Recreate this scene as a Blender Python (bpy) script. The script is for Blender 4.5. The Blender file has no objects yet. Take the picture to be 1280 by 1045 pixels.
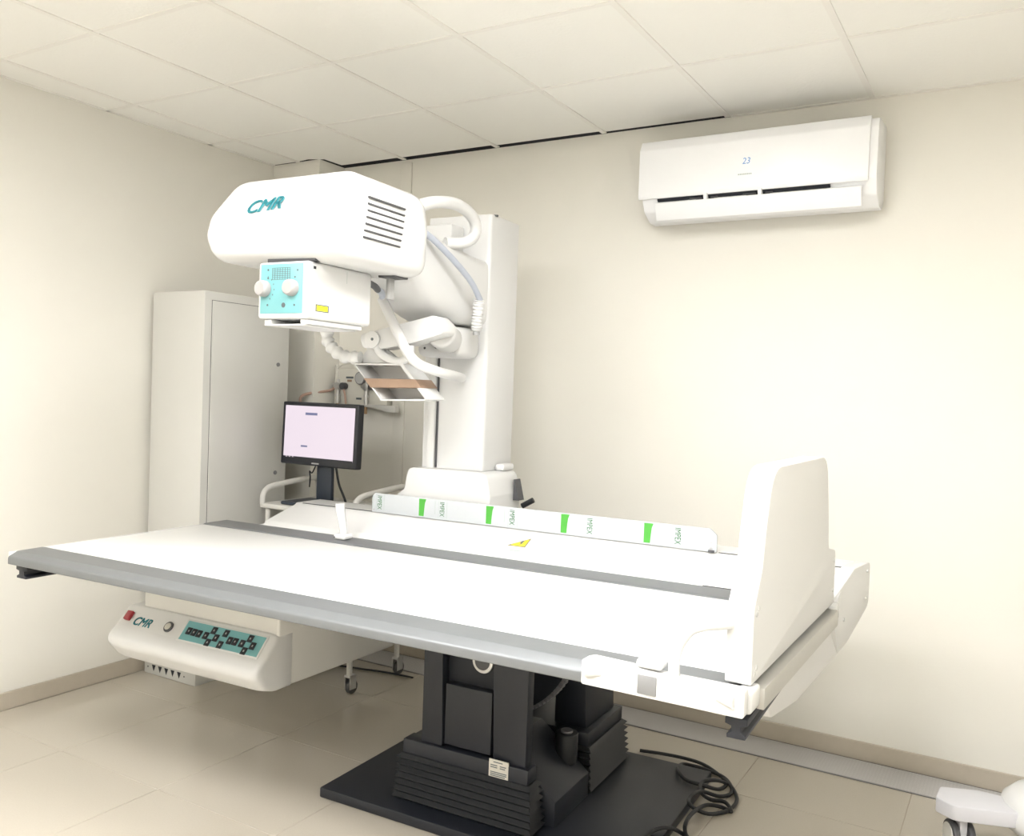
import bpy, bmesh, math, random
from mathutils import Vector, Matrix
random.seed(4)
S = bpy.context.scene
COL = S.collection

# ------------------------------------------------------------------ camera
FPX = 1085.8
YAW, PITCH, ROLL = -0.5330, -0.0276, -0.0361
cy_, sy_, cp_, sp_ = math.cos(YAW), math.sin(YAW), math.cos(PITCH), math.sin(PITCH)
fwd = Vector((sy_*cp_, cy_*cp_, sp_)); rgt = Vector((cy_, -sy_, 0)); dwn = fwd.cross(rgt)
r2 = math.cos(ROLL)*rgt + math.sin(ROLL)*dwn
d2 = -math.sin(ROLL)*rgt + math.cos(ROLL)*dwn
cam_data = bpy.data.cameras.new('camera')
cam = bpy.data.objects.new('camera', cam_data); COL.objects.link(cam)
cam_data.sensor_fit = 'HORIZONTAL'; cam_data.sensor_width = 36.0
cam_data.lens = FPX/1280*36.0
cam_data.clip_start = 0.05
CAM = Vector((3.861, -3.899, 1.489))
cam.matrix_world = Matrix(((r2.x, -d2.x, -fwd.x, CAM.x), (r2.y, -d2.y, -fwd.y, CAM.y), (r2.z, -d2.z, -fwd.z, CAM.z), (0, 0, 0, 1)))
S.camera = cam

# ------------------------------------------------------------------ world, exposure
w = bpy.data.worlds.new('world'); S.world = w; w.use_nodes = True
w.node_tree.nodes['Background'].inputs[0].default_value = (0.9, 0.93, 1.0, 1)
w.node_tree.nodes['Background'].inputs[1].default_value = 0.3
S.view_settings.view_transform = 'Standard'; S.view_settings.look = 'None'
S.view_settings.gamma = 1.0; S.view_settings.use_curve_mapping = False
S.view_settings.exposure = 1.72
LAMP = 14.5          # strength of the ceiling light panels (built with the ceiling below)
H = 2.777            # ceiling height
RX, RY = 5.2, -6.0   # far ends of the room (right wall, wall behind the camera)

# ------------------------------------------------------------------ materials
MATS = {}
def mat(name, col, rough=0.5, metal=0.0, emit=None, estr=0.0, noise=0.0, nscale=60.0, bump=0.0, bscale=200.0, coat=0.0, spec=0.5, trans=0.0):
    m = bpy.data.materials.new(name); m.use_nodes = True
    nt = m.node_tree; b = nt.nodes['Principled BSDF']
    c = (col[0], col[1], col[2], 1)
    b.inputs['Base Color'].default_value = c
    b.inputs['Roughness'].default_value = rough; b.inputs['Metallic'].default_value = metal
    b.inputs['Specular IOR Level'].default_value = spec
    if coat: b.inputs['Coat Weight'].default_value = coat
    if trans: b.inputs['Transmission Weight'].default_value = trans
    if emit:
        b.inputs['Emission Color'].default_value = (*emit, 1); b.inputs['Emission Strength'].default_value = estr
    tc = nt.nodes.new('ShaderNodeTexCoord')
    if noise:
        n = nt.nodes.new('ShaderNodeTexNoise'); n.inputs['Scale'].default_value = nscale; n.inputs['Detail'].default_value = 4
        r = nt.nodes.new('ShaderNodeMix'); r.data_type = 'RGBA'
        nt.links.new(tc.outputs['Object'], n.inputs['Vector']); nt.links.new(n.outputs['Fac'], r.inputs['Factor'])
        r.inputs['A'].default_value = tuple(v*(1-noise) for v in col)+(1,); r.inputs['B'].default_value = tuple(min(1, v*(1+noise)) for v in col)+(1,)
        nt.links.new(r.outputs['Result'], b.inputs['Base Color'])
    if bump:
        n2 = nt.nodes.new('ShaderNodeTexNoise'); n2.inputs['Scale'].default_value = bscale; n2.inputs['Detail'].default_value = 3
        bp = nt.nodes.new('ShaderNodeBump'); bp.inputs['Strength'].default_value = bump; bp.inputs['Distance'].default_value = 0.002
        nt.links.new(tc.outputs['Object'], n2.inputs['Vector']); nt.links.new(n2.outputs['Fac'], bp.inputs['Height'])
        nt.links.new(bp.outputs['Normal'], b.inputs['Normal'])
    MATS[name] = m
    return m
mat('wall', (0.765, 0.745, 0.685), 0.75, noise=0.02, nscale=3, bump=0.15, bscale=90)
mat('baseboard', (0.47, 0.42, 0.345), 0.3, noise=0.05, nscale=40)
mat('floor_tile', (0.47, 0.43, 0.365), 0.08, noise=0.05, nscale=180, spec=0.5)
mat('grout', (0.36, 0.31, 0.25), 0.8, noise=0.1)
mat('ceiling_bar', (0.84, 0.82, 0.78), 0.5, noise=0.01)
mat('plenum', (0.03, 0.03, 0.035), 0.9, noise=0.1)
mat('white', (0.66, 0.66, 0.655), 0.35, noise=0.008, nscale=8)
mat('white_gloss', (0.67, 0.67, 0.665), 0.25, noise=0.006, nscale=8)
mat('table_white', (0.82, 0.82, 0.81), 0.3, noise=0.006, nscale=8)
mat('bright_white', (0.86, 0.865, 0.88), 0.3, noise=0.005)
mat('ivory', (0.66, 0.65, 0.62), 0.4, noise=0.01, nscale=8)
mat('cabinet', (0.60, 0.595, 0.565), 0.4, noise=0.01, nscale=10, bump=0.04, bscale=300)
mat('grey_rail', (0.17, 0.178, 0.186), 0.42, metal=0.25, noise=0.05, nscale=25)
mat('alu', (0.50, 0.49, 0.46), 0.4, metal=0.5, noise=0.03, nscale=60)
mat('steel', (0.62, 0.62, 0.62), 0.3, metal=0.9, noise=0.03)
mat('dark_steel', (0.25, 0.25, 0.26), 0.4, metal=0.6, noise=0.05)
mat('black_metal', (0.012, 0.014, 0.021), 0.45, noise=0.12, nscale=120)
mat('black_matte', (0.008, 0.010, 0.016), 0.6, noise=0.1, nscale=60)
mat('black_rubber', (0.010, 0.011, 0.014), 0.55, noise=0.1)
mat('dark_grey', (0.07, 0.07, 0.075), 0.5, noise=0.05)
mat('latch_grey', (0.22, 0.22, 0.225), 0.45, noise=0.03)
mat('mid_grey', (0.40, 0.40, 0.40), 0.5, noise=0.03)
mat('hose_grey', (0.42, 0.45, 0.52), 0.4, noise=0.05)
mat('teal', (0.165, 0.40, 0.42), 0.45, noise=0.02, nscale=20)
mat('teal_ink', (0.035, 0.28, 0.33), 0.5, noise=0.02)
mat('letter_green', (0.012, 0.12, 0.02), 0.45, noise=0.03)
mat('green_ink', (0.07, 0.36, 0.045), 0.45, noise=0.03)
mat('film', (0.50, 0.525, 0.55), 0.18, noise=0.01)
mat('yellow', (0.90, 0.70, 0.02), 0.45, noise=0.03)
mat('yellow_label', (0.93, 0.85, 0.03), 0.45, noise=0.03)
mat('red', (0.32, 0.02, 0.03), 0.3, noise=0.05)
mat('print', (0.10, 0.12, 0.13), 0.5, noise=0.05)
mat('soft_print', (0.36, 0.42, 0.40), 0.5, noise=0.05)
mat('wood', (0.32, 0.215, 0.15), 0.5, noise=0.15, nscale=14)
mat('knob', (0.36, 0.345, 0.34), 0.4, noise=0.01)
mat('screen_black', (0.012, 0.014, 0.02), 0.3, noise=0.05)
mat('monitor_stand', (0.022, 0.030, 0.045), 0.4, noise=0.08)
mat('brass', (0.45, 0.30, 0.18), 0.35, metal=0.7, noise=0.05)
mat('red_hose', (0.45, 0.30, 0.24), 0.5, noise=0.05)
mat('screen', (0.02, 0.02, 0.02), 0.3, emit=(1.0, 0.87, 0.97), estr=0.26, noise=0.01)
mat('screen_ink', (0.02, 0.02, 0.03), 0.4, emit=(0.25, 0.27, 0.48), estr=0.2, noise=0.02)
mat('led', (0.08, 0.2, 0.4), 0.4, emit=(0.22, 0.45, 0.80), estr=0.17, noise=0.02)
mat('lamp', (0.95, 0.95, 0.95), 0.4, emit=(1.0, 0.995, 0.985), estr=LAMP, noise=0.002)
mat('gas_panel', (0.68, 0.66, 0.60), 0.45, noise=0.04, nscale=20)
mat('nameplate', (0.58, 0.56, 0.50), 0.4, noise=0.06, nscale=90)
mat('device_grey', (0.60, 0.60, 0.64), 0.4, noise=0.01)

def tile_ceiling_mat():
    m = bpy.data.materials.new('mineral_tile'); m.use_nodes = True; nt = m.node_tree; b = nt.nodes['Principled BSDF']
    b.inputs['Roughness'].default_value = 0.85
    tc = nt.nodes.new('ShaderNodeTexCoord')
    v = nt.nodes.new('ShaderNodeTexVoronoi'); v.inputs['Scale'].default_value = 75
    n = nt.nodes.new('ShaderNodeTexNoise'); n.inputs['Scale'].default_value = 40; n.inputs['Detail'].default_value = 6
    cr = nt.nodes.new('ShaderNodeValToRGB'); cr.color_ramp.elements[0].position = 0.06; cr.color_ramp.elements[1].position = 0.16
    cr.color_ramp.elements[0].color = (0.72, 0.71, 0.66, 1); cr.color_ramp.elements[1].color = (0.88, 0.87, 0.83, 1)
    mx = nt.nodes.new('ShaderNodeMath'); mx.operation = 'MULTIPLY_ADD'; mx.inputs[1].default_value = 0.5; mx.inputs[2].default_value = -0.14
    ad = nt.nodes.new('ShaderNodeMath'); ad.operation = 'ADD'
    nt.links.new(tc.outputs['Object'], v.inputs['Vector']); nt.links.new(tc.outputs['Object'], n.inputs['Vector'])
    nt.links.new(n.outputs['Fac'], mx.inputs[0]); nt.links.new(mx.outputs[0], ad.inputs[0]); nt.links.new(v.outputs['Distance'], ad.inputs[1])
    nt.links.new(ad.outputs[0], cr.inputs[0]); nt.links.new(cr.outputs[0], b.inputs['Base Color'])
    bp = nt.nodes.new('ShaderNodeBump'); bp.inputs['Strength'].default_value = 0.25; bp.inputs['Distance'].default_value = 0.002
    nt.links.new(ad.outputs[0], bp.inputs['Height']); nt.links.new(bp.outputs['Normal'], b.inputs['Normal'])
    MATS['mineral_tile'] = m
tile_ceiling_mat()
def checker_plate_mat():
    m = bpy.data.materials.new('checker_plate'); m.use_nodes = True; nt = m.node_tree; b = nt.nodes['Principled BSDF']
    b.inputs['Roughness'].default_value = 0.38; b.inputs['Metallic'].default_value = 0.0
    b.inputs['Base Color'].default_value = (0.62, 0.60, 0.60, 1)
    tc = nt.nodes.new('ShaderNodeTexCoord'); mp = nt.nodes.new('ShaderNodeMapping')
    mp.inputs['Rotation'].default_value = (0, 0, math.radians(45)); mp.inputs['Scale'].default_value = (28, 28, 28)
    bt = nt.nodes.new('ShaderNodeTexBrick'); bt.inputs['Scale'].default_value = 1.0; bt.inputs['Mortar Size'].default_value = 0.12
    bt.inputs['Color1'].default_value = (0.78, 0.77, 0.77, 1); bt.inputs['Color2'].default_value = (0.66, 0.65, 0.65, 1); bt.inputs['Mortar'].default_value = (0.45, 0.44, 0.44, 1)
    nt.links.new(tc.outputs['Object'], mp.inputs[0]); nt.links.new(mp.outputs[0], bt.inputs['Vector']); nt.links.new(bt.outputs['Color'], b.inputs['Base Color'])
    bp = nt.nodes.new('ShaderNodeBump'); bp.inputs['Strength'].default_value = 0.5; bp.inputs['Distance'].default_value = 0.002; bp.invert = True
    nt.links.new(bt.outputs['Fac'], bp.inputs['Height']); nt.links.new(bp.outputs['Normal'], b.inputs['Normal'])
    MATS['checker_plate'] = m
checker_plate_mat()

# ------------------------------------------------------------------ mesh helpers
AX = {'x': 0, 'y': 1, 'z': 2}
def smooth_path(pts, n=6, closed=False):
    P = [Vector(p) for p in pts]; out = []
    N = len(P)
    rng = range(N if closed else N-1)
    for i in rng:
        if closed: p0, p1, p2, p3 = P[i-1], P[i], P[(i+1) % N], P[(i+2) % N]
        else: p0, p1, p2, p3 = P[max(i-1, 0)], P[i], P[i+1], P[min(i+2, N-1)]
        for k in range(n):
            t = k/n
            out.append(0.5*((2*p1)+(-p0+p2)*t+(2*p0-5*p1+4*p2-p3)*t*t+(-p0+3*p1-3*p2+p3)*t**3))
    if not closed: out.append(P[-1])
    return out
def round_poly(pts, rad, seg=5):
    """2-D polygon with rounded corners"""
    N = len(pts); out = []
    if not isinstance(rad, (list, tuple)): rad = [rad]*N
    for i in range(N):
        p = Vector(pts[i]); a = Vector(pts[i-1]); b = Vector(pts[(i+1) % N]); r = rad[i]
        if r <= 0: out.append(tuple(p)); continue
        u = (a-p).normalized(); v = (b-p).normalized()
        ang = math.acos(max(-1, min(1, u.dot(v))))
        d = min(r/math.tan(ang/2), 0.48*(a-p).length, 0.48*(b-p).length)
        s, e = p+u*d, p+v*d
        for k in range(seg+1):
            t = k/seg
            out.append(tuple((1-t)**2*s+2*t*(1-t)*p+t*t*e))
    return out
class B:
    def __init__(self): self.bm = bmesh.new()
    def _merge(self, t, bev=0, seg=2, mtx=None):
        if bev:
            bmesh.ops.bevel(t, geom=[e for e in t.edges if len(e.link_faces) == 2 and e.calc_face_angle(0) > 0.35], offset=bev, segments=seg, profile=0.5, affect='EDGES', clamp_overlap=True)
        if mtx is not None: t.transform(mtx)
        me = bpy.data.meshes.new('t'); t.to_mesh(me); t.free(); self.bm.from_mesh(me); bpy.data.meshes.remove(me)
        return self
    def box(self, x0, x1, y0, y1, z0, z1, bev=0, seg=2, mtx=None):
        t = bmesh.new()
        vs = [t.verts.new((x, y, z)) for x in (x0, x1) for y in (y0, y1) for z in (z0, z1)]
        for f in ((0, 1, 3, 2), (4, 6, 7, 5), (0, 4, 5, 1), (2, 3, 7, 6), (0, 2, 6, 4), (1, 5, 7, 3)): t.faces.new([vs[i] for i in f])
        bmesh.ops.recalc_face_normals(t, faces=t.faces)
        return self._merge(t, bev, seg, mtx)
    def prism(self, pts, axis, a, b, bev=0, seg=2, mtx=None, fn=None):
        """polygon pts in the two other axes (in xyz order), pushed along axis from a to b; a,b may be functions of (p,q)"""
        t = bmesh.new(); ax = AX[axis]
        def mk(p, q, v):
            c = [p, q]; c.insert(ax, v); return tuple(c)
        A = [t.verts.new(mk(p, q, a(p, q) if callable(a) else a)) for p, q in pts]
        Bv = [t.verts.new(mk(p, q, b(p, q) if callable(b) else b)) for p, q in pts]
        n = len(pts)
        t.faces.new(A); t.faces.new(Bv[::-1])
        for i in range(n): t.faces.new((A[i], A[(i+1) % n], Bv[(i+1) % n], Bv[i]))
        bmesh.ops.recalc_face_normals(t, faces=t.faces)
        return self._merge(t, bev, seg, mtx)
    def loft(self, rings, cap=True):
        t = bmesh.new(); R = [[t.verts.new(p) for p in r] for r in rings]; n = len(rings[0])
        for i in range(len(R)-1):
            for k in range(n): t.faces.new((R[i][k], R[i][(k+1) % n], R[i+1][(k+1) % n], R[i+1][k]))
        if cap: t.faces.new(R[0][::-1]); t.faces.new(R[-1])
        bmesh.ops.recalc_face_normals(t, faces=t.faces)
        return self._merge(t)
    def cyl(self, p0, p1, r0, r1=None, n=24, bev=0, seg=2):
        p0, p1 = Vector(p0), Vector(p1); r1 = r0 if r1 is None else r1
        z = (p1-p0).normalized(); x = z.orthogonal().normalized(); y = z.cross(x)
        t = bmesh.new()
        rings = []
        for p, r in ((p0, r0), (p1, r1)):
            rings.append([t.verts.new(p+x*math.cos(2*math.pi*k/n)*r+y*math.sin(2*math.pi*k/n)*r) for k in range(n)])
        for k in range(n): t.faces.new((rings[0][k], rings[0][(k+1) % n], rings[1][(k+1) % n], rings[1][k]))
        t.faces.new(rings[0][::-1]); t.faces.new(rings[1])
        bmesh.ops.recalc_face_normals(t, faces=t.faces)
        if bev:
            es = [e for e in t.edges if e.calc_face_angle(0) > 0.8]
            bmesh.ops.bevel(t, geom=es, offset=bev, segments=seg, profile=0.5, affect='EDGES')
        return self._merge(t)
    def lathe(self, prof, o, axis=(0, 0, 1), n=28):
        o = Vector(o); z = Vector(axis).normalized(); x = z.orthogonal().normalized(); y = z.cross(x)
        rings = [[o+z*h+(x*math.cos(2*math.pi*k/n)+y*math.sin(2*math.pi*k/n))*max(r, 1e-5) for k in range(n)] for r, h in prof]
        return self.loft(rings)
    def tube(self, pts, r, n=10, sm=6, closed=False, flat=1.0, rf=None):
        P = smooth_path(pts, sm, closed) if sm else [Vector(p) for p in pts]
        N = len(P); rings = []; prev = None
        for i, p in enumerate(P):
            if closed: tg = P[(i+1) % N]-P[i-1]
            else: tg = P[min(i+1, N-1)]-P[max(i-1, 0)]
            tg = tg.normalized() if tg.length else Vector((0, 0, 1))
            if prev is None: x = tg.orthogonal().normalized()
            else:
                x = prev-tg*prev.dot(tg); x = x.normalized() if x.length > 1e-6 else tg.orthogonal().normalized()
            prev = x; y = tg.cross(x)
            rr = r*(rf(i/(N-1)) if rf else 1)
            rings.append([p+x*math.cos(2*math.pi*k/n)*rr+y*math.sin(2*math.pi*k/n)*rr*flat for k in range(n)])
        if closed: rings.append(rings[0])
        return self.loft(rings, cap=not closed)
    def build(self, name, m, parent=None, base=(0, 0, 0), ang=40, smooth=True):
        bmesh.ops.recalc_face_normals(self.bm, faces=self.bm.faces)
        me = bpy.data.meshes.new(name)
        self.bm.transform(Matrix.Translation(-Vector(base))); self.bm.to_mesh(me); self.bm.free()
        if smooth:
            for p in me.polygons: p.use_smooth = True
            me.set_sharp_from_angle(angle=math.radians(ang))
        me.materials.append(MATS[m])
        o = bpy.data.objects.new(name, me); COL.objects.link(o)
        if parent is not None: o.parent = parent
        return o
def ring_xz(poly, y, c=None, s=1.0):
    if c is None: c = (sum(p[0] for p in poly)/len(poly), sum(p[1] for p in poly)/len(poly))
    return [(c[0]+(p[0]-c[0])*s, y, c[1]+(p[1]-c[1])*s) for p in poly]

# machine frame: the X-ray table and its stand are turned by 2.2 degrees in the room
MA = math.radians(2.2); PV = Vector((2.0, -1.6, 0)); RZ = Matrix.Rotation(MA, 3, 'Z')
def m2w(p): return PV + RZ @ (Vector(p)-PV)
def w2m(p): return PV + RZ.inverted() @ (Vector(p)-PV)
class Thing:
    def __init__(self, name, label, cat, base, group=None, machine=True, rot=None):
        e = bpy.data.objects.new(name, None); COL.objects.link(e); e.empty_display_size = 0.1
        self.e = e; self.base = Vector(base)
        e.location = m2w(base) if machine else Vector(base)
        e.rotation_euler = (0, 0, (MA if machine else 0.0) if rot is None else rot)
        e['label'] = label; e['category'] = cat
        if group: e['group'] = group
    def part(self, name, m, b, parent=None, label=None, ang=40, smooth=True):
        o = b.build(name, m, parent or self.e, self.base, ang, smooth)
        if label: o['label'] = label
        return o
    def copy_of(self, o, off=(0, 0, 0), parent=None):
        c = o.copy(); COL.objects.link(c); c.parent = parent or o.parent; c.location = Vector(o.location)+Vector(off); return c
    def text(self, name, body, m, o, xd, yd, w=None, h=None, shear=0.0, ext=0.0006, parent=None, off=0.0, label=None, bold=()):
        """flat lettering: o = lower-left corner, xd/yd = writing and up directions"""
        cu = bpy.data.curves.new('txt', 'FONT'); cu.body = body; cu.size = 1; cu.shear = shear; cu.extrude = 0.0; cu.offset = off
        cu.resolution_u = 3
        t = bpy.data.objects.new('txt', cu); COL.objects.link(t)
        me = bpy.data.meshes.new_from_object(t); bpy.data.objects.remove(t); bpy.data.curves.remove(cu)
        xs = [v.co.x for v in me.vertices]; ys = [v.co.y for v in me.vertices]
        x0, x1, y0, y1 = min(xs), max(xs), min(ys), max(ys)
        sx = (w/(x1-x0)) if w else None; sy = (h/(y1-y0)) if h else None
        sx = sx or sy; sy = sy or sx
        xd, yd = Vector(xd).normalized(), Vector(yd).normalized(); zd = xd.cross(yd)
        bm = bmesh.new(); bm.from_mesh(me); bpy.data.meshes.remove(me)
        ret = bmesh.ops.extrude_face_region(bm, geom=list(bm.faces))
        for g in ret['geom']:
            if isinstance(g, bmesh.types.BMVert): g.co.z += 1.0
        for v in bm.verts:
            lx, ly, lz = (v.co.x-x0)*sx, (v.co.y-y0)*sy, (ext if v.co.z > 0.5 else 0.0)
            v.co = Vector(o)+xd*lx+yd*ly+zd*lz
        if bold:
            src = bpy.data.meshes.new('t'); bm.to_mesh(src)
            for sh in bold:
                n0 = len(bm.verts); bm.from_mesh(src); bm.verts.ensure_lookup_table()
                for v in bm.verts[n0:]: v.co += xd*sh[0]+yd*sh[1]
            bpy.data.meshes.remove(src)
        b = B(); b.bm.free(); b.bm = bm
        return self.part(name, m, b, parent, label, smooth=False)
def solo(o, label, cat, group=None):
    o['label'] = label; o['category'] = cat
    if group: o['group'] = group
    return o
def struct(o): o['kind'] = 'structure'; return o

# ================================================================== THE ROOM
def wall(name, x0, x1, y0, y1, z0=0, z1=H+0.15): return struct(B().box(x0, x1, y0, y1, z0, z1).build(name, 'wall'))
T = 0.12
wall('wall_left', -T, 0, RY-T, T)
wall('wall_far', 0, RX, 0, T, 0, H+0.001)
wall('wall_right', RX, RX+T, RY-T, T)
wall('wall_back', 0, RX, RY-T, RY)
wall('wall_pillar', 0, 0.36, -0.21, 0, 0, H+0.001)
# floor: slab + porcelain tiles
fl = struct(B().box(-T, RX+T, RY-T, T, -0.10, -0.0015).build('floor', 'grout'))
TX, TY, GX, GY = 0.588, 0.605, 0.61, -1.835
tile_mesh = B().box(0.001, TX-0.001, 0.001, TY-0.001, -0.006, 0.0, bev=0.0008, seg=1).build('floor_tile', 'floor_tile', fl)
first = True
for i in range(-2, 10):
    for j in range(-8, 5):
        x, y = GX+i*TX, GY+j*TY
        x0, x1, y0, y1 = max(x, 0), min(x+TX, RX), max(y, RY), min(y+TY, 0)
        if x1-x0 < 0.02 or y1-y0 < 0.02: continue
        if x1-x0 > TX-0.001 and y1-y0 > TY-0.001:
            if first: tile_mesh.location = (x, y, 0); first = False
            else:
                c = tile_mesh.copy(); COL.objects.link(c); c.location = (x, y, 0)
        else:
            B().box(x0+0.001, x1-0.001, y0+0.001, y1-0.001, -0.006, 0.0).build('floor_tile', 'floor_tile', fl)
# baseboards
def bb(name, *a): return struct(B().box(*a, bev=0.003, seg=1).build(name, 'baseboard'))
bb('baseboard_left', 0, 0.012, RY, -0.21, 0, 0.079)
bb('baseboard_pillar', 0.36, 0.372, -0.222, -0.012, 0, 0.079)
bb('baseboard_front', 0.012, 0.36, -0.222, -0.21, 0, 0.079)
bb('baseboard_far', 0.372, RX, -0.012, 0, 0, 0.079)
bb('baseboard_right', RX-0.012, RX, RY, -0.012, 0, 0.079)
# vertical cable cover on the far wall beside the pillar
struct(B().box(0.785, 0.86, -0.012, 0, 0.08, H-0.02, bev=0.003).build('trim_1', 'wall'))

# ceiling: dark void, mineral tiles, T bars, wall angles
ce = struct(B().box(-T, RX+T, RY-T, T, H+0.10, H+0.2).build('ceiling', 'plenum'))
B().box(0.0, RX, 0.0, 0.02, H+0.0012, H+0.10).box(0.0, 0.36, -0.21, -0.0002, H+0.0012, H+0.10).build('void_shade', 'plenum', ce)  # added near-black boxes; their colour stands in for shade in the ceiling gap
CT, CX, CYR = 0.61, 0.206, -0.679
xs = [0.0]+[CX+CT*k for k in range(9)]; xs = [x for x in xs if x < RX-0.05]+[RX]
ys = [-0.0, CYR]
while ys[-1]-CT > RY+0.05: ys.append(ys[-1]-CT)
ys.append(RY)
lamp_cells = {(5, 3), (3, 5), (5, 5), (3, 7), (5, 7), (7, 5)}
full = None
for i in range(len(xs)-1):
    for j in range(len(ys)-1):
        if (i, j) in lamp_cells: continue
        x0, x1, y1, y0 = xs[i], xs[i+1], ys[j], ys[j+1]
        if j == 0: y1 = {1: -0.060, 2: -0.055, 3: -0.045, 4: -0.030}.get(i, -0.004)
        if i == 0: x0 = 0.004
        if abs((x1-x0)-CT) < 1e-4 and abs((y1-y0)-CT) < 1e-4:
            if full is None:
                full = B().box(0.006, CT-0.006, 0.006, CT-0.006, H, H+0.015, bev=0.002, seg=1).build('ceiling_tile', 'mineral_tile', ce); full.location = (x0, y0, 0)
            else:
                c = full.copy(); COL.objects.link(c); c.location = (x0, y0, 0)
        elif i == 0 and j == 0:
            B().prism([(0.37, -0.03), (0.37, -0.222), (0.004, -0.222), (0.004, y0+0.006), (x1-0.006, y0+0.006), (x1-0.006, y1)][2:5]+[(x1-0.006, -0.222)], 'z', H, H+0.015).build('ceiling_tile', 'mineral_tile', ce)
        elif i == 1 and j == 0:
            B().prism([(x0+0.006, y0+0.006), (x1-0.006, y0+0.006), (x1-0.006, y1), (0.39, y1), (0.385, -0.20), (0.30, -0.235), (x0+0.006, -0.225)], 'z', H, H+0.015).build('ceiling_tile', 'mineral_tile', ce)
        else:
            B().box(x0+0.006, x1-0.006, y0+0.006, y1-(0.006 if j else 0), H, H+0.015, bev=0.002, seg=1).build('ceiling_tile', 'mineral_tile', ce)
for x in xs[1:-1]:
    ya = -0.222 if x < 0.37 else -0.02
    B().box(x-0.012, x+0.012, RY, ya, H-0.004, H+0.001).build('ceiling_bar', 'ceiling_bar', ce)
for y in ys[1:-1]:
    for a, b in zip(xs[:-1], xs[1:]):
        B().box(max(a, 0)+(0.0125 if a > 0 else 0), b-0.0125, y-0.011, y+0.011, H-0.003, H+0.001).build('ceiling_bar', 'ceiling_bar', ce)
B().box(2.66, RX, -0.024, 0, H-0.003, H).build('wall_angle', 'ceiling_bar', ce)
B().box(0, 0.022, RY, -0.222, H-0.003, H).build('wall_angle', 'ceiling_bar', ce)
# light panels let into the ceiling grid (above and behind the camera)
LB = ['above the table end', 'by the right wall', 'behind the camera', 'in the room centre', 'over the rear corner', 'near the wall']
for n, (i, j) in enumerate(sorted(lamp_cells)):
    x0, x1, y1, y0 = xs[i], xs[i+1], ys[j], ys[j+1]
    t = Thing('ceiling_light', 'square white light panel set into the tiled ceiling', 'ceiling light', ((x0+x1)/2, (y0+y1)/2, H-0.012), 'ceiling light panels', machine=False)
    b = B()
    for q in ((x0+.012, x0+.035, y0+.012, y1-.012), (x1-.035, x1-.012, y0+.012, y1-.012), (x0+.035, x1-.035, y0+.012, y0+.035), (x0+.035, x1-.035, y1-.035, y1-.012)): b.box(*q, H-0.012, H+0.03)
    t.part('frame', 'ceiling_bar', b)
    t.part('diffuser', 'lamp', B().box(x0+.035, x1-.035, y0+.035, y1-.035, H-0.006, H+0.01))

# ================================================================== EXAMINATION TABLE
t = TB = Thing('examination_table', 'white tilting X-ray examination table on a black steel pedestal', 'x-ray table', (2.3, -1.2, 0))
# base plate and pedestals
t.part('base_plate', 'black_metal', B().box(1.72, 2.905, -1.535, -0.605, 0.0005, 0.038, bev=0.006))
def pedestal(x0, x1, y0, y1, ztop, front):
    # bellows: zig-zag rings
    folds = 7; zb, zt = 0.039, 0.20; b = B()
    rings = []
    for k in range(folds*2+1):
        z = zb+(zt-zb)*k/(folds*2); d = 0.0 if k % 2 else 0.014
        taper = 0.012*k/(folds*2)
        d += taper
        rings.append([(x0+d, y0+d, z), (x1-d, y0+d, z), (x1-d, y1-d, z), (x0+d, y1-d, z)])
    b.loft(rings)
    t.part('bellows', 'black_rubber', b, ang=10, label='black folded rubber bellows')
    t.part('plinth', 'black_metal', B().box(x0+0.03, x1-0.03, y0+0.025, y1-0.025, 0.2005, 0.252, bev=0.004))
pedestal(1.985, 2.545, -1.465, -1.35, 0.75, True)
pedestal(2.0, 2.585, -1.06, -0.665, 0.75, False)
# front pedestal: two tapered posts, recess with bearing, cover plate
t.part('post', 'black_metal', B().prism([(2.085, .2525), (2.172, .2525), (2.158, .74), (2.085, .74)], 'y', -1.43, -1.385, bev=0.004))
t.part('post', 'black_metal', B().prism([(2.376, .2525), (2.50, .2525), (2.50, .74), (2.360, .74)], 'y', -1.43, -1.385, bev=0.004))
t.part('back_panel', 'black_matte', B().box(2.15, 2.39, -1.388, -1.386, 0.2525, 0.74))
cv = t.part('cover_plate', 'black_metal', B().box(2.176, 2.362, -1.424, -1.388, 0.262, 0.475, bev=0.003))
rg = t.part('bearing_ring', 'steel', B().cyl((2.305, -1.388, .567), (2.305, -1.400, .567), 0.041, n=28, bev=0.004))
t.part('bearing_pin', 'dark_grey', B().cyl((2.305, -1.3995, .567), (2.305, -1.402, .567), 0.029, n=24), rg)
# nameplate with small print
npl = t.part('nameplate', 'nameplate', B().box(2.368, 2.442, -1.4415, -1.438, 0.203, 0.262))
b = B()
for k, (a, c, z) in enumerate([(2.385, 2.42, .254), (2.374, 2.40, .243), (2.41, 2.434, .243), (2.374, 2.40, .236), (2.41, 2.43, .236), (2.374, 2.436, .220), (2.374, 2.436, .214), (2.374, 2.43, .208)]):
    b.box(a, c, -1.4421, -1.4414, z-0.0016, z+0.0016)
t.part('small_print', 'print', b, npl)['kind'] = 'stuff'
# rear pedestal posts
t.part('post', 'black_metal', B().box(2.09, 2.22, -1.0, -0.72, 0.2525, 0.74, bev=0.004))
t.part('post', 'black_metal', B().prism([(2.40, .2525), (2.53, .2525), (2.51, .74), (2.40, .74)], 'y', -1.0, -0.72, bev=0.004))
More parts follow.
